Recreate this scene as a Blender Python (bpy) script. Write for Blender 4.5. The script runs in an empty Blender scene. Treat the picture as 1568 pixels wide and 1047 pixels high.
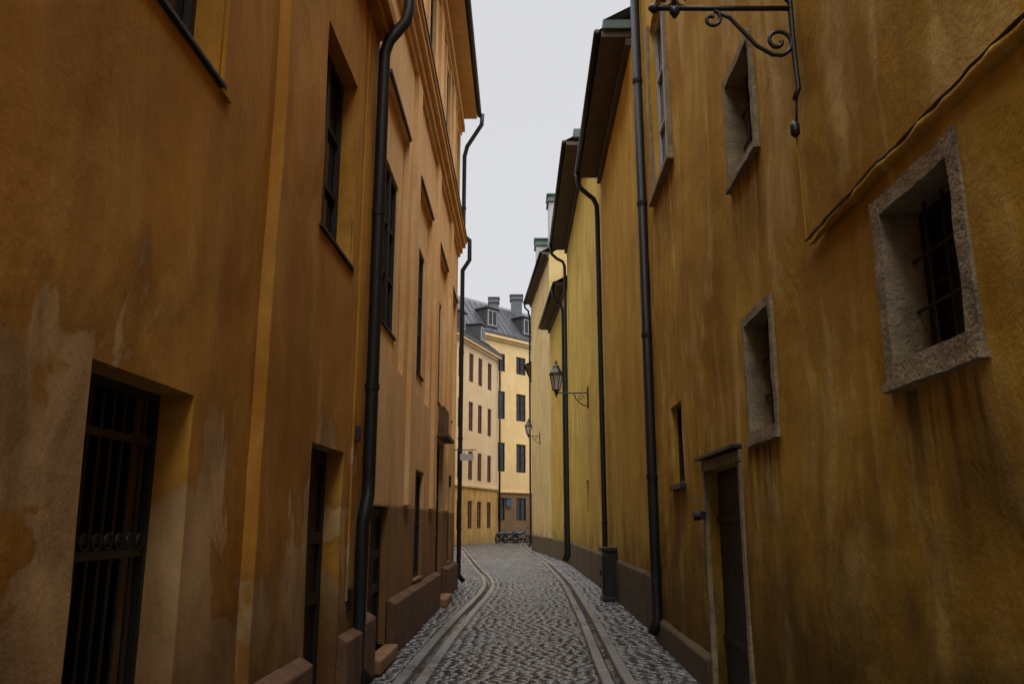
import bpy, math, random, bmesh
from mathutils import Vector, noise
random.seed(7)
S=bpy.context.scene
COL=S.collection

# ---------------------------------------------------------------- materials
def newmat(name):
    m=bpy.data.materials.new(name); m.use_nodes=True
    nt=m.node_tree; b=nt.nodes['Principled BSDF']
    return m,nt,b
def math_(nt,op,a,b=None,clamp=False):
    n=nt.nodes.new('ShaderNodeMath'); n.operation=op; n.use_clamp=clamp
    for i,v in enumerate((a,b)):
        if v is None: continue
        if isinstance(v,(int,float)): n.inputs[i].default_value=v
        else: nt.links.new(v,n.inputs[i])
    return n.outputs[0]
def maprange(nt,v,a,b,c=0.0,d=1.0,smooth=False):
    n=nt.nodes.new('ShaderNodeMapRange')
    if smooth: n.interpolation_type='SMOOTHSTEP'
    nt.links.new(v,n.inputs[0])
    for i,x in zip((1,2,3,4),(a,b,c,d)): n.inputs[i].default_value=x
    return n.outputs[0]
def mix(nt,f,a,b,mode='MIX'):
    n=nt.nodes.new('ShaderNodeMix'); n.data_type='RGBA'; n.blend_type=mode; n.clamp_factor=True
    for i,v in ((0,f),(6,a),(7,b)):
        if isinstance(v,(int,float)): n.inputs[i].default_value=v
        elif isinstance(v,tuple): n.inputs[i].default_value=(v[0],v[1],v[2],1)
        else: nt.links.new(v,n.inputs[i])
    return n.outputs[2]
def noise_(nt,scale,detail=6,rough=.6,vec=None,sc=(1,1,1),dist=0.0,off=(0,0,0)):
    g=nt.nodes.new('ShaderNodeNewGeometry')
    mp=nt.nodes.new('ShaderNodeMapping'); mp.inputs['Scale'].default_value=sc; mp.inputs['Location'].default_value=off
    nt.links.new(g.outputs['Position'],mp.inputs['Vector'])
    n=nt.nodes.new('ShaderNodeTexNoise')
    n.inputs['Scale'].default_value=scale; n.inputs['Detail'].default_value=detail
    n.inputs['Roughness'].default_value=rough; n.inputs['Distortion'].default_value=dist
    nt.links.new(mp.outputs[0],n.inputs['Vector'])
    return n.outputs['Fac']
def bump(nt,b,h,strength=.3,dist=.02,prev=None):
    n=nt.nodes.new('ShaderNodeBump'); n.inputs['Strength'].default_value=strength; n.inputs['Distance'].default_value=dist
    nt.links.new(h,n.inputs['Height'])
    if prev: nt.links.new(prev,n.inputs['Normal'])
    nt.links.new(n.outputs[0],b.inputs['Normal'])
    return n.outputs[0]

def stucco(name,base,dark,light,dado=None,dadoz=0,dadosoft=.015,dadoamt=.85,worn=None,wornz=(0,3),dirt=.6,dirtz=(0,1.6),bs=.5,off=(0,0,0),streak=.5,wornlo=.54,lightamt=.75,wornamt=.85,drips=(),wsc=1.0,hi=.14,lightrange=(.48,.70)):
    m,nt,b=newmat(name)
    g=nt.nodes.new('ShaderNodeNewGeometry'); sp=nt.nodes.new('ShaderNodeSeparateXYZ')
    nt.links.new(g.outputs['Position'],sp.inputs[0]); z=sp.outputs[2]
    n1=noise_(nt,.55,5,.62,off=off,dist=.6)
    c=mix(nt,maprange(nt,n1,.36,.62),dark,base)
    n2=noise_(nt,2.0,5,.62,sc=(1,1,.38),off=off,dist=.5)
    c=mix(nt,math_(nt,'MULTIPLY',maprange(nt,n2,lightrange[0],lightrange[1]),lightamt),c,light)
    n3=noise_(nt,3.2,4,.55,sc=(1,1,.09),off=off)
    sd=tuple(x*.5 for x in dark)
    c=mix(nt,math_(nt,'MULTIPLY',maprange(nt,n3,.50,.78),streak),c,sd)
    n4=noise_(nt,11,4,.7,off=off)
    c=mix(nt,maprange(nt,n4,.35,.7,0,.3),c,tuple(x*.55 for x in base))
    if worn:
        nw=noise_(nt,wsc,5,.5,sc=(1,1,.7),off=(off[0]+5,off[1]+3,off[2]),dist=.7)
        zz=maprange(nt,z,wornz[0],wornz[1],.12,-.2)
        q=math_(nt,'ADD',nw,zz)
        f=maprange(nt,q,wornlo,wornlo+.03,0,1,True)
        rim=maprange(nt,q,wornlo-.08,wornlo,0,.35)
        c=mix(nt,rim,c,tuple(x*.5 for x in dark))
        nv=maprange(nt,n2,.38,.62)
        wc=mix(nt,nv,tuple(x*.42 for x in worn),worn)
        c=mix(nt,math_(nt,'MULTIPLY',f,wornamt),c,wc)
    if dado:
        zj=math_(nt,'ADD',z,maprange(nt,n4,.3,.7,-.03,.03))
        f=maprange(nt,zj,dadoz-dadosoft,dadoz+dadosoft,1,0)
        dc=mix(nt,maprange(nt,n2,.35,.65),tuple(x*.6 for x in dado),dado)
        c=mix(nt,math_(nt,'MULTIPLY',f,dadoamt),c,dc)
    for (y0,y1,zt,ln) in drips:
        y=sp.outputs[1]
        a=math_(nt,'MULTIPLY',maprange(nt,y,y0-.05,y0+.05,0,1,True),maprange(nt,y,y1-.05,y1+.05,1,0,True))
        v=math_(nt,'MULTIPLY',maprange(nt,z,zt-ln,zt,0,1),maprange(nt,z,zt,zt+.03,1,0))
        s_=maprange(nt,noise_(nt,9,3,.6,sc=(1,1,.06),off=off),.42,.62,.15,.9)
        c=mix(nt,math_(nt,'MULTIPLY',math_(nt,'MULTIPLY',a,v),s_),c,tuple(x*.22 for x in dark))
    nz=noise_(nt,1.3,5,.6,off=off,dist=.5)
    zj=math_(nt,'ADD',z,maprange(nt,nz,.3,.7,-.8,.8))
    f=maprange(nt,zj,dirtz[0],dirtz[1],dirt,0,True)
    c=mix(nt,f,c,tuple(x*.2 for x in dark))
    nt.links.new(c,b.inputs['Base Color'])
    b.inputs['Roughness'].default_value=.92; b.inputs['Specular IOR Level'].default_value=.2
    h2=noise_(nt,50,3,.7)
    hh=math_(nt,'ADD',math_(nt,'ADD',n2,math_(nt,'MULTIPLY',n4,hi)),math_(nt,'MULTIPLY',h2,.10))
    bump(nt,b,hh,bs,.06)
    return m

def simple(name,col,rough=.6,metal=0.0,var=.35,scale=6,bs=.2,spec=.5,bdist=.01,col2=None):
    m,nt,b=newmat(name)
    n=noise_(nt,scale,4,.65)
    c=mix(nt,maprange(nt,n,.3,.7),col2 if col2 else tuple(x*(1-var) for x in col),col)
    nt.links.new(c,b.inputs['Base Color'])
    b.inputs['Roughness'].default_value=rough; b.inputs['Metallic'].default_value=metal
    b.inputs['Specular IOR Level'].default_value=spec
    h=noise_(nt,scale*6,3,.6); bump(nt,b,h,bs,bdist)
    return m

M={}
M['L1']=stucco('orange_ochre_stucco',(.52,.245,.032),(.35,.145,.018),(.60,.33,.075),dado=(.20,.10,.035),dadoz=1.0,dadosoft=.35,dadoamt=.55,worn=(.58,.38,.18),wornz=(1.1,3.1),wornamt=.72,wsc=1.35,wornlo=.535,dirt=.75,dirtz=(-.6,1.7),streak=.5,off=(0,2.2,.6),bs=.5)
M['L2']=stucco('peach_stucco',(.80,.50,.225),(.72,.41,.16),(.84,.60,.34),dado=(.27,.125,.045),dadoz=1.8,dadoamt=.85,dirt=.6,dirtz=(-.5,2.4),streak=.35,bs=.3)
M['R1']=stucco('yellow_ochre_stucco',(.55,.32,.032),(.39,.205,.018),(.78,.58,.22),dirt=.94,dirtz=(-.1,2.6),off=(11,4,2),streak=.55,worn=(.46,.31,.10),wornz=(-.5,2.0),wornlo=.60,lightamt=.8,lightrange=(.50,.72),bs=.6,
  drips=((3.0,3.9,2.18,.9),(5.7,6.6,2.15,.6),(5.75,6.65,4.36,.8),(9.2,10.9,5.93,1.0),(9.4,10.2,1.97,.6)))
M['R2']=stucco('golden_stucco',(.60,.375,.045),(.47,.27,.03),(.68,.48,.13),dirt=.8,dirtz=(-.2,2.0),off=(3,14,2),streak=.45,bs=.4)
M['R3']=stucco('mustard_stucco',(.56,.37,.06),(.46,.28,.04),(.66,.49,.16),dirt=.75,dirtz=(-.2,2.0),off=(23,1,2),streak=.4,bs=.35)
M['R5']=stucco('cream_stucco',(.66,.48,.20),(.55,.38,.14),(.72,.58,.33),dirt=.6,dirtz=(-.2,1.8),off=(8,9,2),streak=.3,bs=.3)
M['F1']=stucco('far_peach_stucco',(.82,.62,.37),(.76,.54,.30),(.85,.66,.42),dado=(.68,.40,.09),dadoz=4.1,dirt=.3,dirtz=(-.2,1.0),off=(1,9,7),streak=.15,bs=.2)
M['F2']=stucco('far_apricot_stucco',(.84,.62,.30),(.78,.54,.24),(.86,.68,.38),dado=(.15,.07,.04),dadoz=3.9,dirt=.3,dirtz=(-.2,1.0),off=(6,9,7),streak=.15,bs=.2)
M['plinth']=simple('brown_plinth_stone',(.16,.075,.033),.8,var=.55,scale=4,bs=.6,bdist=.02)
M['stonestep']=simple('worn_sandstone',(.34,.17,.08),.8,var=.5,scale=5,bs=.6,bdist=.02)
M['plinthR']=simple('brown_grey_plinth_stone',(.115,.075,.026),.85,var=.5,scale=4,bs=.6,bdist=.02)
M['frame']=simple('weathered_stone_frame',(.36,.28,.165),.9,var=.55,scale=7,bs=.8,bdist=.02)
M['iron']=simple('black_iron',(.018,.016,.015),.45,var=.4,scale=12,bs=.3,spec=.5)
M['pipe']=simple('black_painted_steel',(.014,.013,.012),.5,var=.4,scale=5,bs=.15,spec=.35)
M['wood']=simple('dark_painted_wood',(.026,.019,.015),.6,var=.45,scale=9,bs=.4,spec=.3)
M['woodred']=simple('red_brown_window_wood',(.16,.05,.03),.6,var=.3,scale=9)
M['white']=simple('grey_white_paint',(.48,.47,.45),.6,var=.25,scale=8)
M['dark']=simple('dark_interior',(.008,.007,.006),.9,var=.3,spec=.1)
M['roof']=simple('black_sheet_roof',(.05,.052,.058),.5,var=.35,scale=2,bs=.1)
M['soffit']=simple('dark_brown_soffit',(.085,.055,.035),.7,var=.4,scale=3)
M['copper']=simple('verdigris_copper',(.10,.16,.135),.6,var=.5,scale=3)
M['rooftile']=simple('brown_roof_sheet',(.07,.05,.04),.6,var=.4,scale=3)
M['chim']=simple('chimney_plaster',(.50,.50,.48),.85,var=.3,scale=3)
M['chimd']=simple('grey_chimney_cladding',(.13,.14,.15),.7,var=.3,scale=3)
M['signw']=simple('white_sign_paint',(.55,.58,.58),.5,var=.1)
M['signb']=simple('blue_sign_paint',(.05,.12,.22),.4,var=.2)
M['rubber']=simple('tyre_rubber',(.02,.02,.02),.8)
M['vpaint']=simple('motorcycle_paint',(.03,.03,.035),.3,var=.3)
M['chrome']=simple('dull_chrome',(.2,.2,.2),.35,metal=1.0,var=.2)
def glassmat():
    m,nt,b=newmat('old_window_glass')
    n=noise_(nt,3,3,.5)
    c=mix(nt,n,(.012,.012,.013),(.03,.03,.032)); nt.links.new(c,b.inputs['Base Color'])
    b.inputs['Roughness'].default_value=.08; b.inputs['Specular IOR Level'].default_value=.5
    h=noise_(nt,4,2,.5); bump(nt,b,h,.15,.01)
    return m
M['glass']=glassmat()
def lampglass():
    m,nt,b=newmat('lantern_glass')
    n=noise_(nt,8,3,.5); c=mix(nt,n,(.42,.42,.40),(.6,.6,.58)); nt.links.new(c,b.inputs['Base Color'])
    b.inputs['Roughness'].default_value=.15; b.inputs['Transmission Weight'].default_value=.6
    return m
M['lampglass']=lampglass()
def cobble(name,lo,hi,rough=(.18,.42)):
    m,nt,b=newmat(name)
    a=nt.nodes.new('ShaderNodeAttribute'); a.attribute_name='stone'; a.attribute_type='GEOMETRY'
    c=mix(nt,a.outputs['Fac'],lo,hi)
    n=noise_(nt,30,4,.7); c=mix(nt,maprange(nt,n,.35,.7,0,.5),c,tuple(x*.5 for x in lo))
    n2=noise_(nt,.7,4,.6); c=mix(nt,maprange(nt,n2,.4,.65,0,.45),c,tuple(x*.45 for x in lo))
    nt.links.new(c,b.inputs['Base Color'])
    nt.links.new(maprange(nt,n2,.35,.65,rough[1],rough[0]),b.inputs['Roughness'])
    b.inputs['Specular IOR Level'].default_value=.75
    bump(nt,b,n,.4,.008)
    return m
M['cob']=cobble('wet_granite_setts',(.065,.064,.066),(.21,.208,.207),(.15,.38))
M['slab']=cobble('granite_gutter_slab',(.23,.228,.225),(.32,.315,.305),(.25,.42))
M['soil']=simple('sand_joint',(.016,.014,.013),.8,var=.5,scale=8,bs=.6)
M['ground']=simple('bare_ground',(.06,.056,.05),.9,var=.4,scale=.5)

# ---------------------------------------------------------------- mesh helpers
def mk(name,v,f,mat,parent=None,smooth=False,bevel=0):
    me=bpy.data.meshes.new(name); me.from_pydata([tuple(x) for x in v],[],f); me.update()
    if mat: me.materials.append(mat)
    if smooth: me.polygons.foreach_set('use_smooth',[True]*len(me.polygons))
    o=bpy.data.objects.new(name,me); COL.objects.link(o)
    if parent: o.parent=parent
    if bevel:
        md=o.modifiers.new('bevel','BEVEL'); md.width=bevel; md.segments=2; md.limit_method='ANGLE'
    return o
def empty(name,loc=(0,0,0)):
    e=bpy.data.objects.new(name,None); COL.objects.link(e); e.empty_display_size=.3
    return e
class Fr:
    def __init__(s,p0,p1,side):
        s.p0=Vector((p0[0],p0[1],0)); d=Vector((p1[0]-p0[0],p1[1]-p0[1],0)); s.L=d.length; s.t=d.normalized()
        s.n=Vector((s.t.y,-s.t.x,0)) if side=='L' else Vector((-s.t.y,s.t.x,0))
        s.y0=p0[1]
    def P(s,a,z,d): return s.p0+s.t*a+s.n*d+Vector((0,0,z))
    def S(s,Y): return (Y-s.y0)/s.t.y
class MB:
    def __init__(s): s.v=[]; s.f=[]
    def box(s,fr,a0,a1,z0,z1,d0,d1):
        i=len(s.v)
        for a in (a0,a1):
            for z in (z0,z1):
                for d in (d0,d1): s.v.append(fr.P(a,z,d))
        for q in ((0,1,3,2),(4,6,7,5),(0,4,5,1),(2,3,7,6),(0,2,6,4),(1,5,7,3)): s.f.append(tuple(i+k for k in q))
    def poly(s,pts):
        i=len(s.v); s.v+= [Vector(p) for p in pts]; s.f.append(tuple(range(i,i+len(pts))))
    def tube(s,pts,r,n=10,caps=True):
        pts=[Vector(p) for p in pts]; rings=[]
        prev=None
        for k,p in enumerate(pts):
            if k==0: d=pts[1]-p
            elif k==len(pts)-1: d=p-pts[k-1]
            else: d=(pts[k+1]-p).normalized()+(p-pts[k-1]).normalized()
            d.normalize()
            if prev is None:
                u=d.orthogonal().normalized()
            else:
                u=prev-d*prev.dot(d)
                u=u.normalized() if u.length>1e-6 else d.orthogonal().normalized()
            prev=u; w=d.cross(u)
            rr=r[k] if isinstance(r,(list,tuple)) else r
            i=len(s.v)
            for j in range(n):
                a=2*math.pi*j/n; s.v.append(p+(u*math.cos(a)+w*math.sin(a))*rr)
            rings.append(i)
        for a,b in zip(rings,rings[1:]):
            for j in range(n): s.f.append((a+j,a+(j+1)%n,b+(j+1)%n,b+j))
        if caps:
            s.f.append(tuple(range(rings[0]+n-1,rings[0]-1,-1))); s.f.append(tuple(range(rings[-1],rings[-1]+n)))
    def make(s,name,mat,parent=None,smooth=False,bevel=0):
        if not s.v: return None
        return mk(name,s.v,s.f,mat,parent,smooth,bevel)

def lines(a,b,cuts,step):
    xs=sorted(set([a,b]+[c for c in cuts if a<c<b])); out=[xs[0]]
    for p,q in zip(xs,xs[1:]):
        n=max(1,math.ceil((q-p)/step))
        for k in range(1,n+1): out.append(p+(q-p)*k/n)
    return out
def wall(name,fr,s0,s1,z0,z1,ops,mat,parent,d=0,step=.35,wob=.012,cap=.3):
    """wall surface with real openings and reveals; ops=(s0,s1,z0,z1,depth)"""
    A=lines(s0,s1,[o[0] for o in ops]+[o[1] for o in ops],step)
    Z=lines(z0,z1,[o[2] for o in ops]+[o[3] for o in ops],step)
    v=[];f=[];na=len(A);nz=len(Z)
    def pt(i,j,dd=0):
        p=fr.P(A[i],Z[j],d)
        w=wob*noise.noise(p*.8)+wob*.35*noise.noise(p*2.7)
        return p+fr.n*(w+dd)
    for i in range(na):
        for j in range(nz): v.append(pt(i,j))
    def inop(i,j):
        if i<0 or j<0 or i>=na-1 or j>=nz-1: return None
        a=(A[i]+A[i+1])/2; z=(Z[j]+Z[j+1])/2
        for o in ops:
            if o[0]<a<o[1] and o[2]<z<o[3]: return o
        return None
    for i in range(na-1):
        for j in range(nz-1):
            if inop(i,j): continue
            f.append((i*nz+j,(i+1)*nz+j,(i+1)*nz+j+1,i*nz+j+1))
            for di,dj,e in ((-1,0,((i,j),(i,j+1))),(1,0,((i+1,j),(i+1,j+1))),(0,-1,((i,j),(i+1,j))),(0,1,((i,j+1),(i+1,j+1)))):
                o=inop(i+di,j+dj)
                edge=(di==-1 and i==0) or (di==1 and i==na-2)
                dep=o[4] if o else (cap if edge else None)
                if dep:
                    k=len(v); v.append(pt(*e[0],-dep)); v.append(pt(*e[1],-dep))
                    f.append((e[0][0]*nz+e[0][1],e[1][0]*nz+e[1][1],k+1,k))
    return mk(name,v,f,mat,parent)
def body(fr,s0,s1,z1,depth,mat,parent,roofmat,over=.4,pitch=.9,eave=True,re0=None,re1=None,sof=None):
    """end walls, back wall, eave and pitched roof"""
    b=MB()
    b.poly([fr.P(s0,0,-.29),fr.P(s0,z1,-.29),fr.P(s0,z1,-depth),fr.P(s0,0,-depth)])
    b.poly([fr.P(s1,0,-.29),fr.P(s1,z1,-.29),fr.P(s1,z1,-depth),fr.P(s1,0,-depth)])
    b.poly([fr.P(s0,0,-depth),fr.P(s0,z1,-depth),fr.P(s1,z1,-depth),fr.P(s1,0,-depth)])
    h=depth/2
    for s in (s0+.002,s1-.002): b.poly([fr.P(s,z1,-.002),fr.P(s,z1+h*pitch,-h),fr.P(s,z1,-depth)])
    b.make('side_and_back_walls',mat,parent)
    r0=s0 if re0 is None else re0; r1=s1 if re1 is None else re1
    r=MB()
    zt=z1+h*pitch+.12
    r.poly([fr.P(r0,z1+.16,over),fr.P(r1,z1+.16,over),fr.P(r1,zt,-h),fr.P(r0,zt,-h)])
    r.poly([fr.P(r0,z1+.1,-depth-.3),fr.P(r1,z1+.1,-depth-.3),fr.P(r1,zt,-h),fr.P(r0,zt,-h)])
    x=r0+.6
    while x<r1:
        r.poly([fr.P(x,z1+.17,over),fr.P(x+.03,z1+.21,over),fr.P(x+.03,zt+.05,-h),fr.P(x,zt,-h)]); x+=.6
    r.make('roof',roofmat,parent)
    if eave:
        e=MB(); e.box(fr,r0,r1,z1,z1+.13,-.05,over-.03); e.box(fr,r0+.01,r1-.01,z1-.16,z1-.003,-.04,.1)
        e.make('eave_soffit',sof or M['soffit'],parent,bevel=.01)
        g=MB(); pts=[fr.P(r0,z1+.1,over+.04),fr.P(r1,z1+.1,over+.04)]; g.tube(pts,.065,10)
        g.make('gutter',M['pipe'],parent,smooth=True)
def window(fr,parent,a0,a1,z0,z1,dep,cols=2,rows=3,fw=.06,mw=.03,fm='wood',sill=None,d=0,big=True):
    g=MB(); g.poly([fr.P(a0,z0,d-dep),fr.P(a1,z0,d-dep),fr.P(a1,z1,d-dep),fr.P(a0,z1,d-dep)]); g.make('window_glass',M['glass'],parent)
    w=MB(); q0=d-dep+.004; q1=q0+.045
    w.box(fr,a0,a0+fw,z0,z1,q0,q1); w.box(fr,a1-fw,a1,z0,z1,q0,q1)
    w.box(fr,a0+fw,a1-fw,z1-fw,z1,q0,q1); w.box(fr,a0+fw,a1-fw,z0,z0+fw,q0,q1)
    ia,ib=a0+fw,a1-fw; iz,jz=z0+fw,z1-fw
    for c in range(1,cols):
        x=ia+(ib-ia)*c/cols; ww=mw*1.3 if cols==2 else mw
        w.box(fr,x-ww,x+ww,iz,jz,q0,q1+.006)
    for r in range(1,rows):
        z=iz+(jz-iz)*r/rows
        for c in range(cols):
            x0=ia+(ib-ia)*c/cols; x1=ia+(ib-ia)*(c+1)/cols
            w.box(fr,x0+(mw*1.3 if c else 0),x1-(mw*1.3 if c<cols-1 else 0),z-mw*.6,z+mw*.6,q0,q1-.012)
    w.make('window_frame',M[fm],parent)
    if sill:
        s=MB(); s.box(fr,a0-.04,a1+.04,z0-.035,z0-.003,d-dep+.02,d+.035); s.make('window_sill',M[sill],parent,bevel=.006)
def pipe(name,pts,r=.055,parent=None,collars=2.2):
    e=parent or empty(name)
    b=MB(); b.tube(pts,r,12)
    o=b.make('downpipe_tube',M['pipe'],e,smooth=True)
    c=MB()
    for p,q in zip(pts,pts[1:]):
        p=Vector(p);q=Vector(q)
        if (p-q).length>2:
            n=int((p-q).length/collars)
            for k in range(1,n+1):
                m=p+(q-p)*k/(n+.5); dd=(q-p).normalized()*.03
                c.tube([m-dd,m+dd],r*1.15,12)
    c.make('pipe_collars',M['pipe'],e,smooth=False)
    return e

# ---------------------------------------------------------------- left, near house
Y0=-6.0
e=empty('orange_ochre_townhouse')
F=Fr((-1.922,Y0),(-1.583,8.35),'L'); SY=F.S
DB=.085
a,b_=SY(3.26),SY(4.28); wa,wb=SY(2.9),SY(4.25)
sB=SY(5.20)
opsA=[(a,b_,.0,2.25,.32),(wa,wb,4.06,6.1,.28),(SY(-.5),SY(.6),4.06,6.1,.28),(SY(-.9),SY(.4),0,2.25,.3)]
wall('plaster_wall',F,0,sB,0,11.5,opsA,M['L1'],e,wob=.02)
db0,db1=SY(6.38),SY(7.42); wb0,wb1=SY(6.22),SY(7.34)
opsB=[(db0,db1,0,2.21,.30),(wb0,wb1,3.94,5.78,.28)]
wall('plaster_wall',F,sB,F.L,0,11.5,opsB,M['L1'],e,d=DB,wob=.02,cap=.4)
body(F,0,F.L,11.5,9,M['L1'],e,M['rooftile'],over=.3,pitch=.5)
window(F,e,wa,wb,4.06,6.1,.22,2,3,sill='wood')
window(F,e,SY(-.5),SY(.6),4.06,6.1,.24,2,3,sill='wood')
window(F,e,wb0,wb1,3.94,5.78,.19,2,3,sill='wood',d=DB)
def grille(fr,a0,a1,z0,z1,d,step=.105,hz=(0.3,)):
    k=MB(); k.poly([fr.P(a0,z0,d-.12),fr.P(a1,z0,d-.12),fr.P(a1,z1,d-.12),fr.P(a0,z1,d-.12)]); k.make('dark_door_leaf',M['dark'],e)
    g=MB(); x=a0+.06
    while x<a1-.02:
        g.tube([fr.P(x,z0,d),fr.P(x,z1-.02,d)],.011,6)
        x+=step
    for z in hz: g.box(fr,a0,a1,z-.02,z+.02,d-.012,d+.012)
    x=a0+.11
    while x<a1-.05:
        pts=[fr.P(x+.035*math.cos(t),hz[1]+.06+.035*math.sin(t),d+.014) for t in [i*.5 for i in range(14)]]
        g.tube(pts,.006,5); x+=step
    g.box(fr,a0,a0+.035,z0,z1,d-.02,d+.02); g.box(fr,a1-.035,a1,z0,z1,d-.02,d+.02); g.box(fr,a0+.035,a1-.035,z1-.04,z1,d-.02,d+.02)
    g.make('iron_grille',M['iron'],e)
grille(F,a,b_,0,2.25,-.20,hz=(.62,1.45,1.52,2.0))
grille(F,SY(-.9),SY(.4),0,2.25,-.16,hz=(.62,1.45,1.52,2.0))
def panel_door(fr,a0,a1,z0,z1,d,parent,mat='wood',cols=2):
    k=MB(); k.poly([fr.P(a0,z0,d),fr.P(a1,z0,d),fr.P(a1,z1,d),fr.P(a0,z1,d)])
    w=(a1-a0)/cols
    for c in range(cols):
        x0=a0+c*w; 
        k.box(fr,x0+.01,x0+.09,z0,z1,d+.002,d+.035); k.box(fr,x0+w-.09,x0+w-.01,z0,z1,d+.002,d+.035)
        for zz in (z0+.02,z0+(z1-z0)*.38,z0+(z1-z0)*.62,z1-.12): k.box(fr,x0+.09,x0+w-.09,zz,zz+.1,d+.002,d+.035)
    k.make('door_leaf',M[mat],parent,bevel=.006)
panel_door(F,db0,db1,.12,2.21,-.10,e)
t=MB(); t.box(F,db0,db1,0,.12,-.2,.22); t.make('door_step',M['stonestep'],e,bevel=.02)
pl=MB()
def plinth_run(fr,runs,z,d1,d0=0.01,slope=.05):
    for s0,s1 in runs:
        n=max(1,round((s1-s0)/1.1)); w=(s1-s0)/n
        for k in range(n):
            x0=s0+k*w+.004; x1=s0+(k+1)*w-.004; j=random.uniform(-.012,.012); i=len(pl.v)
            P=fr.P
            pl.v+=[P(x0,0,d0),P(x0,0,d1+j),P(x0,z-slope+j,d1+j),P(x0,z,d0),P(x1,0,d0),P(x1,0,d1+j),P(x1,z-slope+j,d1+j),P(x1,z,d0)]
            for q in ((0,1,2,3),(7,6,5,4),(1,5,6,2),(2,6,7,3),(0,4,5,1)): pl.f.append(tuple(i+m for m in q))
plinth_run(F,[(0,SY(-1.0)),(SY(.5),a-.05),(b_+.12,sB-.02)],.62,.09)
plinth_run(F,[(sB,db0-.03),(db1+.03,F.L-.02)],.64,.19,.08)
pl.make('stone_plinth',M['plinth'],e,bevel=.015)
st=MB(); st.box(F,sB-.0,F.L,6.93,7.03,.075,.2); st.box(F,sB,F.L,7.033,7.2,.075,.27); st.make('string_course',M['L1'],e,bevel=.01)
fr_=MB()
fr_.box(F,wb1+.0,wb1+.12,3.9,5.85,.08,.105); fr_.box(F,wb+.0,wb+.14,4.0,6.2,-.005,.03); fr_.make('window_surround',M['L1'],e)
vg=MB()
for k in range(7): vg.box(F,SY(7.75),SY(7.95),.8+.03*k,.815+.03*k,.08,.115)
vg.make('vent_grille',M['iron'],e)
bx=MB(); bx.box(F,SY(7.82),SY(7.9),2.35,2.5,.08,.135); bx.make('junction_box',M['iron'],e,bevel=.005)
bx=MB(); bx.tube([F.P(SY(7.7),10.5,.10),F.P(SY(7.7),.9,.10)],.012,6); bx.make('wall_conduit',M['L1'],e)

yP=8.22; X=-1.583+DB
def nL(d): return X+d
p=pipe('downpipe',[(nL(.33),yP,11.4),(nL(.33),yP,7.25),(nL(.30),yP,7.1),(nL(.12),yP,6.86),(nL(.075),yP,6.7),(nL(.075),yP,2.0),(nL(.075),yP,1.86),(nL(.07),yP-.10,1.7),(nL(.05),yP-.1,1.6),(nL(.05),yP-.1,.25),(nL(.16),yP-.1,.12)],.065)

# ---------------------------------------------------------------- left, peach house
e2=empty('peach_townhouse')
G=Fr((-1.575,8.353),(-1.45,21),'L'); SG=G.S
bays=[10.4,13.7,17.0,20.0]; bw=.98
RD=.08
ops=[]
for i,y in enumerate(bays):
    w=bw if i<3 else .8
    ops.append((SG(y-w),SG(y+w if i<3 else 20.75),3.6,7.18,RD))
doors=[(9.25,10.5,.15,1.78),(13.1,14.2,.72,2.42),(16.4,17.7,.15,3.2),(19.0,20.0,.7,2.6)]
for d in doors: ops.append((SG(d[0]),SG(d[1]),d[2],d[3],.18))
for y in bays: ops.append((SG(y-.5),SG(y+.5),9.75,11.9,.16))
wall('facade_wall',G,0,G.L,0,12.6,ops,M['L2'],e2,wob=.008)
for i,y in enumerate(bays):
    w=bw if i<3 else .8
    s0,s1=SG(y-w),SG(y+w if i<3 else 20.75)
    wall('bay_wall',G,s0,s1,3.6,7.18,[(SG(y-.55),SG(y+.55),4.06,6.25,.16)],M['L2'],e2,d=-RD,wob=0,cap=.01)
    window(G,e2,SG(y-.55),SG(y+.55),4.06,6.25,.075,2,3,sill='wood',d=-RD)
    window(G,e2,SG(y-.5),SG(y+.5),9.75,11.9,.075,2,3,sill='L2')
for k,d in enumerate(doors):
    if k in (0,2): panel_door(G,SG(d[0]),SG(d[1]),d[2],d[3],-.12,e2)
    else: window(G,e2,SG(d[0]),SG(d[1]),d[2],d[3],.11,2,2,sill='plinth')
body(G,0,G.L,12.6,9,M['L2'],e2,M['rooftile'],over=.5,pitch=.5,sof=M['L2'])
c=MB()
for z0,z1,d in ((8.55,8.65,.06),(8.65,8.8,.12),(8.8,8.92,.2),(8.92,8.98,.24)): c.box(G,0,G.L,z0,z1,-.01,d)
c.make('cornice',M['L2'],e2,bevel=.008)
c=MB(); c.box(G,0,G.L,8.983,9.02,0,.26); c.make('cornice_flashing',M['soffit'],e2)
c=MB()
for z0,z1,d in ((12.1,12.2,.06),(12.2,12.38,.14)): c.box(G,0,G.L,z0,z1,-.01,d)
c.make('upper_moulding',M['L2'],e2,bevel=.008)
c=MB()
for k,y in enumerate([8.85]+[ (bays[i]+bays[i+1])/2 for i in range(3)]):
    w=.25 if k else .2
    c.box(G,SG(y-w),SG(y+w),1.83,8.55,-.01,.07)
    c.box(G,SG(y-w),SG(y+w),9.03,12.1,-.01,.07)
for y in bays:
    c.box(G,SG(y-.64),SG(y-.5),9.6,12.0,-.01,.05); c.box(G,SG(y+.5),SG(y+.64),9.6,12.0,-.01,.05)
c.make('pilasters',M['L2'],e2,bevel=.006)
c=MB()
for y in bays: c.box(G,SG(y-bw),SG(min(y+bw,20.75)),7.183,7.24,-.01,.04)
c.make('bay_drip_mould',M['soffit'],e2,bevel=.006)
pl=MB()
plinth_run(G,[(.05,SG(9.22)),(SG(10.53),SG(12.2)),(SG(12.2),SG(16.37)),(SG(17.73),SG(20.95))],.66,.12)
pl.make('stone_plinth',M['plinth'],e2,bevel=.015)
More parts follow.
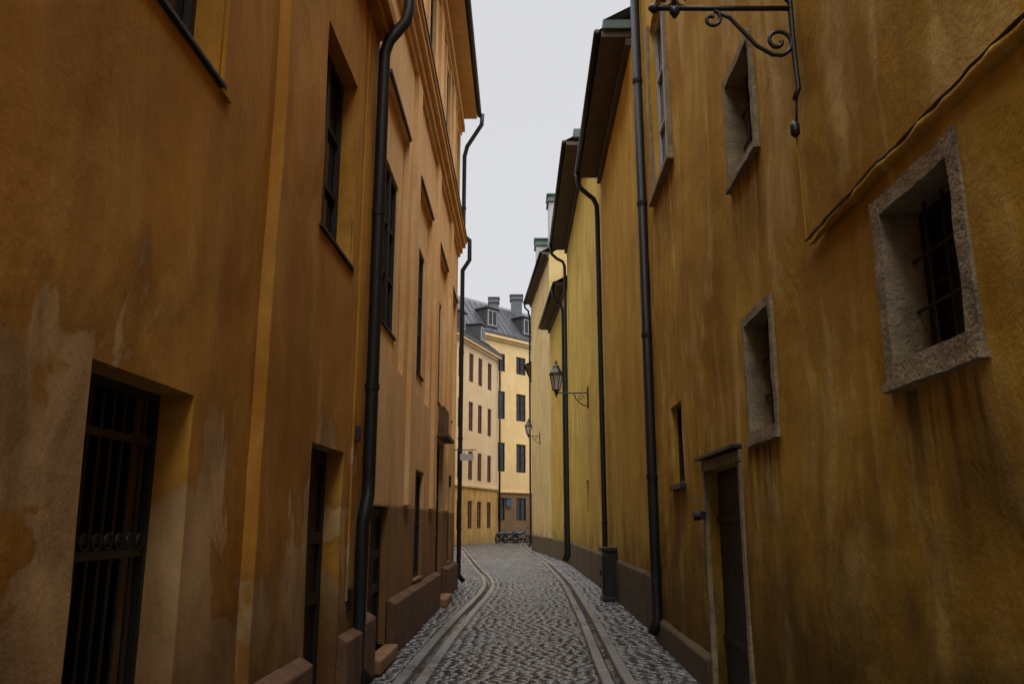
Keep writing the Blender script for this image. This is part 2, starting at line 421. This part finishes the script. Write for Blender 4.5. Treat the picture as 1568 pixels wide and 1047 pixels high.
t=MB(); t.box(G,SG(9.25),SG(10.5),0,.15,-.12,.17); t.box(G,SG(16.4),SG(17.7),0,.15,-.12,.25); t.make('door_step',M['stonestep'],e2,bevel=.02)
t=MB(); t.box(G,SG(16.3),SG(17.8),3.25,3.33,0,.22); t.box(G,SG(16.5),SG(17.6),3.36,3.9,.01,.12); t.make('door_canopy',M['plinth'],e2,bevel=.01)
t=MB(); t.box(G,SG(18.4),SG(18.5),2.35,2.6,0,.12); t.box(G,SG(15.3),SG(15.36),1.9,2.05,0,.07); t.make('wall_lamp_box',M['iron'],e2,bevel=.01)
xe=-1.45
pipe('downpipe',[(xe+.62,21.0,12.75),(xe+.60,21.03,12.45),(xe+.2,21.06,11.8),(xe+.13,21.06,11.5),(xe+.13,21.06,9.2),(xe+.3,21.08,9.05),(xe+.3,21.08,8.5),(xe+.12,21.06,8.2),(xe+.12,21.06,.3),(xe+.25,21.06,.15)],.06)

sg=empty('hanging_shop_sign')
q=MB(); q.box(Fr((-1.3,20.6),(-.95,20.6),'R'),.0,.34,3.1,3.26,0,.03); q.make('sign_board',M['signw'],sg,bevel=.004)
q=MB(); q.tube([(-1.45,20.585,3.36),(-.9,20.585,3.36)],.012,6); q.tube([(-1.2,20.585,3.36),(-1.2,20.585,3.25)],.006,5); q.tube([(-1.0,20.585,3.36),(-1.0,20.585,3.25)],.006,5); q.make('sign_bracket',M['iron'],sg)

# left, behind the corner
e3=empty('ochre_corner_house')
H=Fr((-2.6,22.5),(-6.6,55),'L')
ops=[]; y=2
while y<H.L-2:
    for z in (4.2,): ops.append((y,y+1,z,z+1.9,.15))
    y+=3
wall('plaster_wall',H,0,H.L,0,7.6,ops,M['R3'],e3,step=1.2,wob=.01)
for o in ops: window(H,e3,o[0],o[1],o[2],o[3],.12,2,3)
body(H,0,H.L,7.6,8,M['R3'],e3,M['rooftile'],over=.4,pitch=.4)

# ---------------------------------------------------------------- right, near house
r1=empty('yellow_ochre_townhouse')
R=Fr((1.57,Y0),(2.04,12),'R'); SR=R.S
W=[ # y0,y1,z0,z1 openings (inner), frame width, glass depth
 (3.12,3.79,2.33,3.07,.09,.22),
 (5.81,6.57,4.48,5.34,.07,.22),
 (5.74,6.42,2.28,3.14,.07,.22)]
ops=[(SR(w[0])-.04,SR(w[1])+.04,w[2]-.04,w[3]+.04,w[5]+.06) for w in W]
dr=(6.86,8.25,0,2.08)
ops+=[(SR(dr[0]),SR(dr[1]),dr[2],dr[3],.2),(SR(9.45),SR(10.15),2.05,2.98,.3),(SR(9.4),SR(10.7),6.12,8.6,.22),(SR(-.2),SR(.6),2.3,3.2,.28),(SR(3.0),SR(4.2),6.4,8.4,.25)]
wall('plaster_wall',R,0,R.L,0,12.2,ops,M['R1'],r1,wob=.035,step=.3)
body(R,0,R.L,12.2,9,M['R1'],r1,M['rooftile'],over=.15,pitch=.5)
def rough_frame(fr,s0,s1,z0,z1,w,parent,d=.025,dep=.22):
    f=MB()
    f.box(fr,s0-w,s0,z0-w,z1+w,-dep,d); f.box(fr,s1,s1+w,z0-w,z1+w,-dep,d)
    f.box(fr,s0,s1,z1,z1+w,-dep,d-.004)
    f.box(fr,s0,s1,z0-w,z0,-dep,d-.004)
    f.box(fr,s0-w-.02,s1+w+.02,z0-w-.035,z0-w,-.05,d+.02)
    o=f.make('stone_surround',M['frame'],parent)
    bm=bmesh.new(); bm.from_mesh(o.data)
    bmesh.ops.subdivide_edges(bm,edges=[e_ for e_ in bm.edges if e_.calc_length()>.35],cuts=9,use_grid_fill=True)
    for v_ in bm.verts:
        nv=noise.noise_vector(v_.co*7)*.008+noise.noise_vector(v_.co*21)*.004; v_.co+=nv
    bm.to_mesh(o.data); bm.free()
for w in W:
    s0,s1=SR(w[0]),SR(w[1])
    rough_frame(R,s0,s1,w[2],w[3],w[4],r1)
    window(R,r1,s0-.02,s1+.02,w[2]-.02,w[3]+.02,w[5],2,2,fw=.06,mw=.02)
    g=MB()
    for k in range(1,4):
        x=s0+(s1-s0)*k/4; g.tube([R.P(x,w[2]-.02,-.12),R.P(x,w[3]+.02,-.12)],.009,6)
    for k in range(1,3):
        z=w[2]+(w[3]-w[2])*k/3; g.tube([R.P(s0-.02,z,-.12),R.P(s1+.02,z,-.12)],.009,6)
    g.make('window_bars',M['iron'],r1)
s0,s1=SR(9.4),SR(10.7); window(R,r1,s0,s1,6.12,8.6,.12,2,3,fm='white')
f=MB(); f.box(R,s1+.002,s1+.13,6.0,8.7,-.05,.04); f.box(R,s0-.13,s0-.002,6.0,8.7,-.05,.04); f.box(R,s0-.15,s1+.15,5.93,6.0,-.05,.08); f.make('window_surround',M['frame'],r1,bevel=.008)
window(R,r1,SR(3.0),SR(4.2),6.4,8.4,.2,2,3,sill='frame')
window(R,r1,SR(-.2),SR(.6),2.3,3.2,.2,2,2,sill='frame')
s0,s1=SR(9.45),SR(10.15); window(R,r1,s0,s1,2.05,2.98,.12,1,1,fw=.05); f=MB(); f.box(R,s0-.05,s1+.05,1.97,2.04,-.1,.06); f.make('window_sill',M['iron'],r1,bevel=.01)
# door with stone jambs
s0,s1=SR(dr[0]),SR(dr[1])
f=MB(); f.box(R,s0-.09,s0-.002,0,2.08,-.12,.035); f.box(R,s1+.002,s1+.07,0,2.08,-.12,.03); f.box(R,s0-.09,s1+.07,2.083,2.19,-.12,.04); f.make('door_surround',M['frame'],r1,bevel=.012)
f=MB(); f.box(R,s0-.1,s1+.1,2.195,2.23,-.05,.10); f.make('door_hood',M['iron'],r1,bevel=.006)
f=MB(); f.poly([R.P(s0,0,-.12),R.P(s1,0,-.12),R.P(s1,2.08,-.12),R.P(s0,2.08,-.12)])
x=s0
while x<s1-.05: f.box(R,x+.006,min(x+.135,s1)-.006,.03,2.07,-.118,-.095); x+=.135
for z in (.5,1.6): f.box(R,s0+.02,s1-.02,z,z+.06,-.094,-.08)
f.make('plank_door',M['wood'],r1,bevel=.004)
f=MB(); f.box(R,s1-.02,s1+.1,1.62,1.7,.03,.07); f.tube([R.P(s1+.1,1.66,.07),R.P(s1+.1,1.66,.13)],.05,10); f.make('door_bell',M['iron'],r1)
# ledge where the thicker lower render stops, with a cable on top
up=MB(); sE=SR(4.79)
pts=[]
NK=150
for k in range(NK):
    s=sE-(sE)*k/(NK-1)
    zz=3.275+.02*noise.noise(Vector((s*2.2,0,0)))+.012*noise.noise(Vector((s*9,3,0)))
    pts.append(R.P(s,zz,.012))
up.tube(pts,[(.008+.028*min(1,k/12))*(1+.3*noise.noise(Vector((k*.5,9,0)))) for k in range(NK)],8)
up.make('render_ledge',M['R1'],r1,smooth=True)
cb=MB(); pts=[p_+Vector((-.024,0,.028)) for p_ in pts]; cb.tube(pts,.010,6)
cb.make('ledge_cable',M['iron'],r1)
cb=MB(); pts=[]
for k in range(40):
    z=4.0-k*(4.0-3.30)/39; pts.append(R.P(SR(4.80+.012*math.sin(z*2.1)),z,.03+.004*math.sin(z*5)))
cb.tube(pts,.007,6)
cb.make('wall_cable',M['R1'],r1)
pl=MB(); plinth_run(R,[(0,SR(dr[0])-.12),(SR(dr[1])+.1,R.L-.05)],.34,.07,.0,.04); pl.make('stone_footing',M['plinthR'],r1,bevel=.02)
pipe('downpipe',[(1.945,11.5,12.3),(1.95,11.5,1.2),(1.955,11.5,.3),(1.87,11.45,.14)],.07)

# wrought iron bracket
br=empty('wrought_iron_sign_bracket')
w=MB(); yb=4.74; xw=1.828
w.tube([(xw,yb,4.87),(.93,yb,4.87)],.017,8)
w.tube([(xw+.0,yb,5.25),(xw-.01,yb,5.0),(xw-.01,yb,4.55),(xw-.0,yb,4.3),(xw-.03,yb,4.22)],.018,8)
def spiral(cx,cz,R0,R1,a0,a1,n=36):
    return [(cx+(R0+(R1-R0)*k/n)*math.cos(a0+(a1-a0)*k/n),yb,cz+(R0+(R1-R0)*k/n)*math.sin(a0+(a1-a0)*k/n)) for k in range(n+1)]
w.tube([(1.32,yb,4.85),(1.42,yb,4.80),(1.5,yb,4.70),(1.58,yb,4.60),(1.68,yb,4.535)]+spiral(1.72,4.63,.10,.02,-1.4,6.5),.014,8)
w.tube(spiral(1.30,4.79,.065,.015,1.2,-5.5),.012,8)
w.tube(spiral(1.0,4.94,.055,.012,-1.6,5),.010,8); w.tube(spiral(1.12,4.94,.055,.012,-1.5,-7),.010,8)
w.tube([(1.06,yb,4.87),(1.06,yb,5.12)],.015,8); w.tube([(xw-.01,yb,4.9),(1.6,yb,5.2),(1.06,yb,5.3)],.012,8)
w.make('scrolled_ironwork',M['iron'],br,smooth=True)
w=MB(); w.tube([(1.06,yb,4.87),(1.06,yb,4.84),(1.06,yb,4.80)],[.03,.035,.01],10); w.tube([(.95,yb,4.87),(.92,yb,4.87),(.89,yb,4.87)],[.03,.035,.01],10)
w.tube([(1.815,4.76,4.24),(1.81,4.77,4.08)],.008,6)
w.tube([(1.80,4.78,4.09),(1.80,4.78,4.06),(1.80,4.78,4.00),(1.80,4.78,3.98)],[.015,.03,.03,.01],12); w.make('finials',M['iron'],br,smooth=True)

# ---------------------------------------------------------------- right, further houses
def house(name,p0,p1,z1,mat,ops=[],over=.45,pitch=.6,re0=None,re1=None,plz=.85,roofmat='rooftile',step=.7,depth=9,wins=True):
    e=empty(name); f=Fr(p0,p1,'R')
    wall('plaster_wall',f,0,f.L,0,z1,ops,M[mat],e,step=step,wob=.02)
    body(f,0,f.L,z1,depth,M[mat],e,M[roofmat],over=over,pitch=pitch,re0=re0,re1=re1)
    for o in ops: window(f,e,o[0],o[1],o[2],o[3],o[4]-.03,2,2)
    global pl
    pl=MB(); plinth_run(f,[(.05,f.L-.05)],plz,.05,.0,.05); pl.make('stone_plinth',M['plinthR'],e,bevel=.01)
    return e,f
r2,f2=house('golden_townhouse',(2.10,12.003),(2.22,19.1),10,'R2',re0=1.0,over=.56)
r3,f3=house('mustard_townhouse',(2.221,19.103),(2.25,32),12.5,'R3',re0=3.3,over=.65,ops=[(5.0,5.8,1.9,2.8,.2)])
r4,f4=house('mustard_gabled_house',(2.251,32.003),(1.9,40),11,'R3',over=.5)
r5,f5=house('cream_townhouse',(1.9,40.003),(1.2,50),15,'R5',over=.4)
r6,f6=house('cream_corner_house',(1.2,50.003),(2.6,64),11,'R5',over=.4)
c=MB(); c.box(f2,.93,1.12,10.14,10.3,-.6,.5); 
c.poly([f2.P(.93,10.3,.5),f2.P(1.3,10.3,.5),f2.P(1.3,13.0,-4.5),f2.P(.93,13.0,-4.5)]); c.make('copper_verge',M['copper'],r2)
c=MB(); c.box(f3,3.2,4.0,12.7,13.0,-.2,.4); c.make('copper_hopper',M['copper'],r3,bevel=.03)
def goose(name,f,s,z,over,base=.25,r=.06):
    P=f.P
    return pipe(name,[P(s,z+.1,over+.03),P(s,z-.15,over+.03),P(s,z-.32,over-.03),P(s,z-.5,over-.22),P(s,z-.62,.2),P(s,z-.8,.13),P(s,z-1.1,.12),P(s,base+.1,.12),P(s,base-.1,.22)],r)
goose('downpipe',f2,f2.L-.15,10,.56)
goose('downpipe',f3,f3.L-.4,12.5,.65)
goose('downpipe',f4,.8,11,.5)
goose('downpipe',f5,f5.L-.3,15,.4)
def chimney(par,x,y,z0,z1,w,d,m='chim'):
    g=Fr((x,y),(x,y+1),'R'); c=MB(); c.box(g,0,d,z0,z1,0,w); c.make('chimney_shaft',M[m],par,bevel=.02)
    c=MB(); c.box(g,-.1,d+.1,z1,z1+.15,-.1,w+.1); c.box(g,-.03,d+.03,z1+.15,z1+.40,-.03,w+.03); c.box(g,-.12,d+.12,z1+.40,z1+.5,-.12,w+.12); c.make('chimney_cap',M['copper' if m=='chim' else m],par,bevel=.02)
chimney(r5,3.25,45,14,19.9,1.1,1.2)
chimney(r5,2.3,48.5,14,18.4,.8,1.0)

cab=empty('utility_cabinet')
K=Fr((2.17,17.4),(2.17,17.9),'R')
c=MB(); c.box(K,0,.5,.05,1.0,0,.28); c.box(K,-.03,.53,0,.09,-.0,.31); c.box(K,-.04,.54,1.0,1.08,0,.32); c.box(K,.04,.46,.15,.9,.28,.30); c.box(K,.38,.41,.5,.6,.30,.33)
c.make('cabinet_body',M['iron'],cab,bevel=.012)

def lantern(wx,y,z,lx,sc=1.0):
    e=empty('street_lantern')
    i=MB()
    i.tube([(wx,y,z),(lx,y,z)],.02*sc,8)
    i.tube([(wx-.02,y,z+.18),(wx-.02,y,z-.45)],.022*sc,8)
    pts=[(wx-.02,y,z-.40),(wx-.2,y,z-.33),(wx-.36,y,z-.18),(wx-.42,y,z-.03)]; i.tube(pts,.016*sc,8)
    i.tube([(wx-.22+.1*(1-k/22)*math.cos(k*.35),y,z-.15+.1*(1-k/22)*math.sin(k*.35)) for k in range(20)],.012*sc,6)
    def ring(zz,r,n=6): return [Vector((lx+r*math.cos(math.pi*2*j/n),y+r*math.sin(math.pi*2*j/n),zz)) for j in range(n)]
    b0=z+.06
    i.tube([(lx,y,z-.12),(lx,y,z-.03),(lx,y,b0)],[.015,.04,.07],8)
    A=ring(b0+.02,.10*sc); B=ring(b0+.50*sc,.19*sc)
    for p,q in zip(A,B): i.tube([p,q],.014,6)
    for R_ in (A,B):
        for k in range(6): i.tube([R_[k],R_[(k+1)%6]],.016,6)
    zt=b0+.50*sc
    i.tube([(lx,y,zt),(lx,y,zt+.03),(lx,y,zt+.14),(lx,y,zt+.2),(lx,y,zt+.22),(lx,y,zt+.3),(lx,y,zt+.34),(lx,y,zt+.42)],[.22*sc,.21*sc,.12*sc,.09*sc,.10*sc,.03*sc,.04*sc,.008],6)
    i.make('lantern_ironwork',M['iron'],e)
    g=MB()
    A=ring(b0+.02,.093*sc); B=ring(zt-.005,.18*sc); 
    for j in range(6): g.poly([A[j],A[(j+1)%6],B[(j+1)%6],B[j]])
    g.make('lantern_panes',M['lampglass'],e)
    return e
lantern(2.22,23.5,5.25,1.29)
lantern(1.55,45,6.2,.9)

# ---------------------------------------------------------------- far buildings
fw=empty('peach_wing_building')
A=Fr((-6.09,51.6),(-1.15,67),'L'); SA=A.S
rows=[(11.9,14.1),(8.2,10.4),(4.6,6.7),(1.1,3.1)]
ops=[]
for y in (54.5,56.7,58.9,61.0,62.9,65.0):
    for z0,z1 in rows: ops.append((SA(y-.45),SA(y+.45),z0,z1,.15))
wall('plaster_wall',A,0,A.L,0,15,ops,M['F1'],fw,step=1.5,wob=.0)
for o in ops: window(A,fw,o[0],o[1],o[2],o[3],.1,2,3,fw=.09,mw=.035,fm='woodred')
c=MB(); c.box(A,0,A.L,4.05,4.25,0,.1); c.box(A,0,A.L,14.6,14.8,0,.12); c.box(A,0,A.L,14.8,15.0,0,.3); c.make('cornice',M['F1'],fw,bevel=.01)
def mansard(fr,s0,s1,z,h,back,par,over=.35,seams=.7,depth=9):
    r=MB(); P=fr.P
    r.poly([P(s0,z,over),P(s1,z,over),P(s1,z+.15,over-.02),P(s0,z+.15,over-.02)])
    r.poly([P(s0,z,over),P(s1,z,over),P(s1,z,-.1),P(s0,z,-.1)])
    r.poly([P(s0,z+.15,over-.02),P(s1,z+.15,over-.02),P(s1,z+h,-back),P(s0,z+h,-back)])
    r.poly([P(s0,z+h,-back),P(s1,z+h,-back),P(s1,z+h+1.2,-depth/2),P(s0,z+h+1.2,-depth/2)])
    r.poly([P(s0,z+h+1.2,-depth/2),P(s1,z+h+1.2,-depth/2),P(s1,z,-depth),P(s0,z,-depth)])
    for s in (s0+.01,s1-.01): r.poly([P(s,0,-.3),P(s,z,-.02),P(s,z+h,-back),P(s,z+h+1.2,-depth/2),P(s,z,-depth),P(s,0,-depth)])
    r.poly([P(s0,0,-depth),P(s1,0,-depth),P(s1,z,-depth),P(s0,z,-depth)])
    r.make('mansard_roof',M['roof'],par)
    q=MB(); x=s0+.3
    while x<s1:
        a=P(x,z+.17,over); b=P(x,z+h+.02,-back+.02); q.tube([a,b],.03,4); x+=seams
    q.make('roof_seams',M['roof'],par)
mansard(A,0,A.L+.2,15,1.9,1.6,fw)
def dormer(fr,s,z,w,h,d0,d1,par):
    b=MB(); b.box(fr,s-w/2-.1,s+w/2+.1,z,z+h,d1,d0); b.box(fr,s-w/2-.22,s+w/2+.22,z+h,z+h+.12,d1,d0+.15); b.make('dormer',M['roof'],par,bevel=.02)
    f=MB(); f.box(fr,s-w/2+.05,s+w/2-.05,z+.15,z+h-.1,d0+.003,d0+.05); f.make('dormer_window_frame',M['white'],par)
    g=MB(); 
    for k in (-1,1): 
        x0=s+(0.04 if k>0 else -w/2+.13); x1=s+(w/2-.13 if k>0 else -.04)
        g.box(fr,x0,x1,z+.24,z+h-.2,d0+.053,d0+.06)
    g.make('dormer_glass',M['glass'],par)
dormer(A,SA(59),15.4,1.0,1.4,.05,-1.6,fw); dormer(A,SA(63.2),15.4,1.0,1.4,.05,-1.6,fw)

fm=empty('apricot_main_building')
D=Fr((-4.9,62.97),(5.3,74),'L')
SD=D.S
rows=[(13.9,15.4),(9.9,12.2),(5.6,7.95),(1.7,3.5)]
ops=[]
for y in (67.2,69.1,71.0,72.8):
    for z0,z1 in rows: ops.append((SD(y)-.6,SD(y)+.6,z0,z1,.15))
wall('plaster_wall',D,0,D.L,0,16.85,ops,M['F2'],fm,step=1.5,wob=.0)
for o in ops: window(D,fm,o[0],o[1],o[2],o[3],.1,2,3,fw=.10,mw=.04)
c=MB(); c.box(D,0,D.L,3.9,4.05,0,.1); c.box(D,0,D.L,16.4,16.6,0,.15); c.box(D,0,D.L,16.6,16.85,0,.32); c.make('cornice',M['F2'],fm,bevel=.01)
mansard(D,0,D.L,16.86,3.1,1.9,fm)
dormer(D,SD(66.4),17.4,1.2,1.6,.1,-1.6,fm); dormer(D,SD(69.7),17.4,1.2,1.6,.1,-1.6,fm)
chimney(fm,-1.2,69,19.0,20.3,.8,.9,'chimd'); chimney(fm,.9,71,19.0,21.1,1.0,1.0,'chimd')
pipe('downpipe',[(-1.0,66.75,15),(-1.0,66.75,.2)],.08)
sb=empty('blue_shop_sign'); c=MB(); c.box(D,SD(67.9)-.3,SD(67.9)+.3,2.8,3.4,.1,.16); c.make('sign_board',M['signb'],sb,bevel=.01)
c=MB(); c.box(D,SD(67.9)-.35,SD(67.9)+.35,3.42,3.47,.0,.2); c.make('sign_bracket',M['iron'],sb)

def motorcycle(x,y,ang):
    e=empty('parked_motorcycle'); T=MB(); B=MB(); C=MB()
    for cx in (-.7,.7):
        T.tube([(cx+.27*math.cos(t*math.pi/12),0,.32+.27*math.sin(t*math.pi/12)) for t in range(25)],.055,8)
        C.tube([(cx,-.05,.32),(cx,.05,.32)],.09,10)
        for k in range(6): C.tube([(cx,0,.32),(cx+.25*math.cos(k*1.047),0,.32+.25*math.sin(k*1.047))],.01,5)
    B.tube([(-.85,0,.72),(-.5,0,.74),(-.2,0,.70),(.0,0,.78),(.25,0,.86),(.42,0,.82)],[.07,.12,.12,.15,.16,.05],10)
    B.tube([(-.1,0,.35),(.1,0,.32),(.3,0,.42),(.35,0,.55)],[.1,.17,.16,.1],10)
    B.tube([(-.98,0,.58),(-.85,0,.68),(-.6,0,.70)],[.03,.06,.06],8)
    for s in (-.08,.08): C.tube([(.7,s,.32),(.45,s,.95)],.025,8); C.tube([(-.7,s,.32),(-.1,s,.42)],.025,8)
    C.tube([(.35,-.36,1.05),(.42,-.15,1.0),(.42,.15,1.0),(.35,.36,1.05)],.018,8)
    C.tube([(.52,0,.9),(.6,0,.9)],[.07,.1],12); C.tube([(.3,.14,.25),(-.3,.16,.25),(-.85,.18,.36)],.04,8)
    C.tube([(.38,-.36,1.05),(.36,-.38,1.2)],.012,6); C.tube([(.36,-.4,1.2),(.36,-.3,1.24)],.04,8)
    C.tube([(0,-.1,.3),(-.05,-.28,.0)],.015,6)
    for b,m,n in ((T,'rubber','tyres'),(B,'vpaint','bodywork'),(C,'chrome','fork_wheels_exhaust')): b.make(n,M[m],e,smooth=True)
    e.location=(x,y,-.03); e.rotation_euler=(0,math.radians(0),ang)
motorcycle(-.1,64.8,.9); motorcycle(.7,65.4,.8); motorcycle(-.8,64.2,1.1)

# ---------------------------------------------------------------- ground
g=MB(); g.poly([(-400,-400,-.06),(400,-400,-.06),(400,600,-.06),(-400,600,-.06)]); g.make('ground',M['ground'])
def interp(tab,y):
    if y<=tab[0][0]: return tab[0][1]
    for (a,b),(c,d) in zip(tab,tab[1:]):
        if y<=c: return b+(d-b)*(y-a)/(c-a)
    return tab[-1][1]
def sm(tab):
    return lambda y: sum(interp(tab,y+k) for k in (-2,-1,0,1,2))/5
gl=sm([(-8,-1.2),(8.8,-1.08),(13.4,-.95),(20.9,-.58),(24,-.62),(30,-1.2),(49,-2.8),(62,-4.0),(66,-4.2)])
gr=sm([(-8,1.0),(8.8,1.09),(14.2,1.31),(23.2,1.53),(34,1.47),(50,.9),(58,.72),(66,.9)])
wl=lambda y: (-1.95+.0236*(y+8) if y<9 else (-1.6+.01*(y-9) if y<21 else (-1.47-(y-21)*.8 if y<22.4 else -2.6-(y-22.5)*.12)))
wr=lambda y: 1.55+.025*(y+8) if y<12 else interp([(12,2.12),(19,2.24),(32,2.28),(40,1.95),(50,1.25),(66,2.6)],y)
def zc(x,y):
    a,b=gl(y),gr(y); m=(a+b)/2; h=(b-a)/2
    t=(x-m)/h
    if abs(t)<=1: return .035*(1-t*t)-.035
    return -.035+.05*min(1,(abs(t)-1)*1.5)
ys=[-8+k*.5 for k in range(149)]
vv=[];ff=[]
N=14
for y in ys:
    for k in range(N+1):
        x=wl(y)-.3+(wr(y)-wl(y)+.6)*k/N; vv.append((x,y,zc(x,y)-.022))
for i in range(len(ys)-1):
    for k in range(N): ff.append((i*(N+1)+k,i*(N+1)+k+1,(i+1)*(N+1)+k+1,(i+1)*(N+1)+k))
road=empty('cobblestone_street')
mk('joint_bed',vv,ff,M['soil'],road)
def stones(name,xa,xb,y0,y1,rowf,wf,mat,jit=.005,gap=.014,hz=.0,curve=.0,tilt=1.0,insm=.020,follow=False):
    v=[];f=[];col=[]
    y=y0
    while y<y1:
        rd=rowf(y)*random.uniform(.9,1.1); lo=xa(y); hi=xb(y); x=lo-(0 if follow else random.uniform(0,.05))
        sh=(xa(y+rd)-xa(y)) if follow else 0
        while x<hi-.03:
            w=(hi-lo) if follow else wf(y)*random.uniform(.75,1.3); x1=min(x+w,hi+.01)
            if x1-x>.04:
                gg=gap*random.uniform(.6,1.4)/2
                ins=min(insm,(x1-x)*.2)
                dz=random.uniform(-jit,jit); tx=random.uniform(-.03,.03)*tilt; ty=random.uniform(-.05,.05)*tilt
                cx=(x+x1)/2; bow=curve*((cx-(lo+hi)/2)**2)
                cy=y+rd/2+bow; base=zc(cx,y)+hz
                i=len(v)
                for lev,(inn,zz) in enumerate(((0,-.04),(.002,-.010),(ins,0))):
                    for sx,sy in ((-1,-1),(1,-1),(1,1),(-1,1)):
                        px=cx+sh/2*(1+sy)+sx*((x1-x)/2-gg-inn)+random.uniform(-.004,.004)*tilt; py=cy+sy*(rd/2-gg-inn)+random.uniform(-.004,.004)*tilt
                        v.append((px,py,base+dz+zz+(px-cx)*tx+(py-cy)*ty))
                f+= [(i+8,i+9,i+10,i+11)]
                for a in (0,4):
                    for k in range(4): f.append((i+a+k,i+a+(k+1)%4,i+a+4+(k+1)%4,i+a+4+k))
                c=random.random()**1.3; col+= [c]*12
            x=x1
        y+=rd
    o=mk(name,v,f,mat,road,smooth=not follow)
    at=o.data.attributes.new('stone','FLOAT','POINT'); at.data.foreach_set('value',col)
    return o
rf=lambda y:.102 if y<36 else .17
wf=lambda y:.145 if y<36 else .22
stones('roadway_setts',lambda y:gl(y)+.19,lambda y:gr(y)-.19,-5,66,rf,wf,M['cob'],curve=.06)
stones('pavement_setts',lambda y:wl(y)-.02,lambda y:gl(y)-.19,-5,66,rf,wf,M['cob'])
stones('pavement_setts',lambda y:gr(y)+.19,lambda y:wr(y)+.02,-5,66,rf,wf,M['cob'])
for nm,fn in (('gutter_slabs',gl),('gutter_slabs',gr)):
    for o in (-.185,.045):
        stones(nm,(lambda y,fn=fn,o=o:fn(y)+o),(lambda y,fn=fn,o=o:fn(y)+o+.135),-5,66,lambda y:.75,lambda y:.3,M['slab'],jit=.0015,gap=.008,hz=.008,tilt=.12,insm=.010,follow=True)
    stones('gutter_channel',lambda y:fn(y)-.045,lambda y:fn(y)+.045,-5,66,lambda y:.4,lambda y:.3,M['cob'],jit=.002,gap=.01,hz=-.016,follow=True,tilt=.3)

# ---------------------------------------------------------------- sky, sun, camera
wd=bpy.data.worlds.new('World'); S.world=wd; wd.use_nodes=True; nt=wd.node_tree
bg=nt.nodes['Background']; sky=nt.nodes.new('ShaderNodeTexSky'); sky.sky_type='NISHITA'; sky.sun_disc=False
d=Vector((.03,-.66,.75)).normalized()
EL=math.asin(d.z); RO=math.atan2(d.x,d.y)
sky.sun_elevation=EL; sky.sun_rotation=RO; sky.dust_density=4; sky.air_density=1
hs=nt.nodes.new('ShaderNodeHueSaturation'); hs.inputs['Saturation'].default_value=.12; nt.links.new(sky.outputs[0],hs.inputs['Color'])
tc=nt.nodes.new('ShaderNodeTexCoord'); sp=nt.nodes.new('ShaderNodeSeparateXYZ'); nt.links.new(tc.outputs['Generated'],sp.inputs[0])
# overcast sky: the cloud layer is several times brighter towards the zenith
fac=maprange(nt,sp.outputs[2],.58,.88,1.0,5.0,True)
cl=nt.nodes.new('ShaderNodeVectorMath'); cl.operation='SCALE'; cl.inputs[0].default_value=(7.6,7.65,7.95); nt.links.new(fac,cl.inputs['Scale'])
cm=mix(nt,.88,hs.outputs[0],cl.outputs[0])
nt.links.new(cm,bg.inputs['Color']); bg.inputs['Strength'].default_value=.1
sl=bpy.data.lights.new('overcast_sun','SUN'); sl.energy=1.5; sl.angle=math.radians(40); sl.color=(1,.97,.92)
so=bpy.data.objects.new('overcast_sun',sl); COL.objects.link(so)
so.rotation_euler=d.to_track_quat('Z','Y').to_euler()
cam=bpy.data.cameras.new('camera'); co=bpy.data.objects.new('camera',cam); COL.objects.link(co)
cam.sensor_width=36; cam.lens=28.7; cam.clip_start=.05; cam.clip_end=2000
co.location=(0,0,1.6); co.rotation_euler=(math.radians(90+12.4),0,0)
S.camera=co
S.view_settings.view_transform='Standard'; S.view_settings.look='None'; S.view_settings.exposure=0
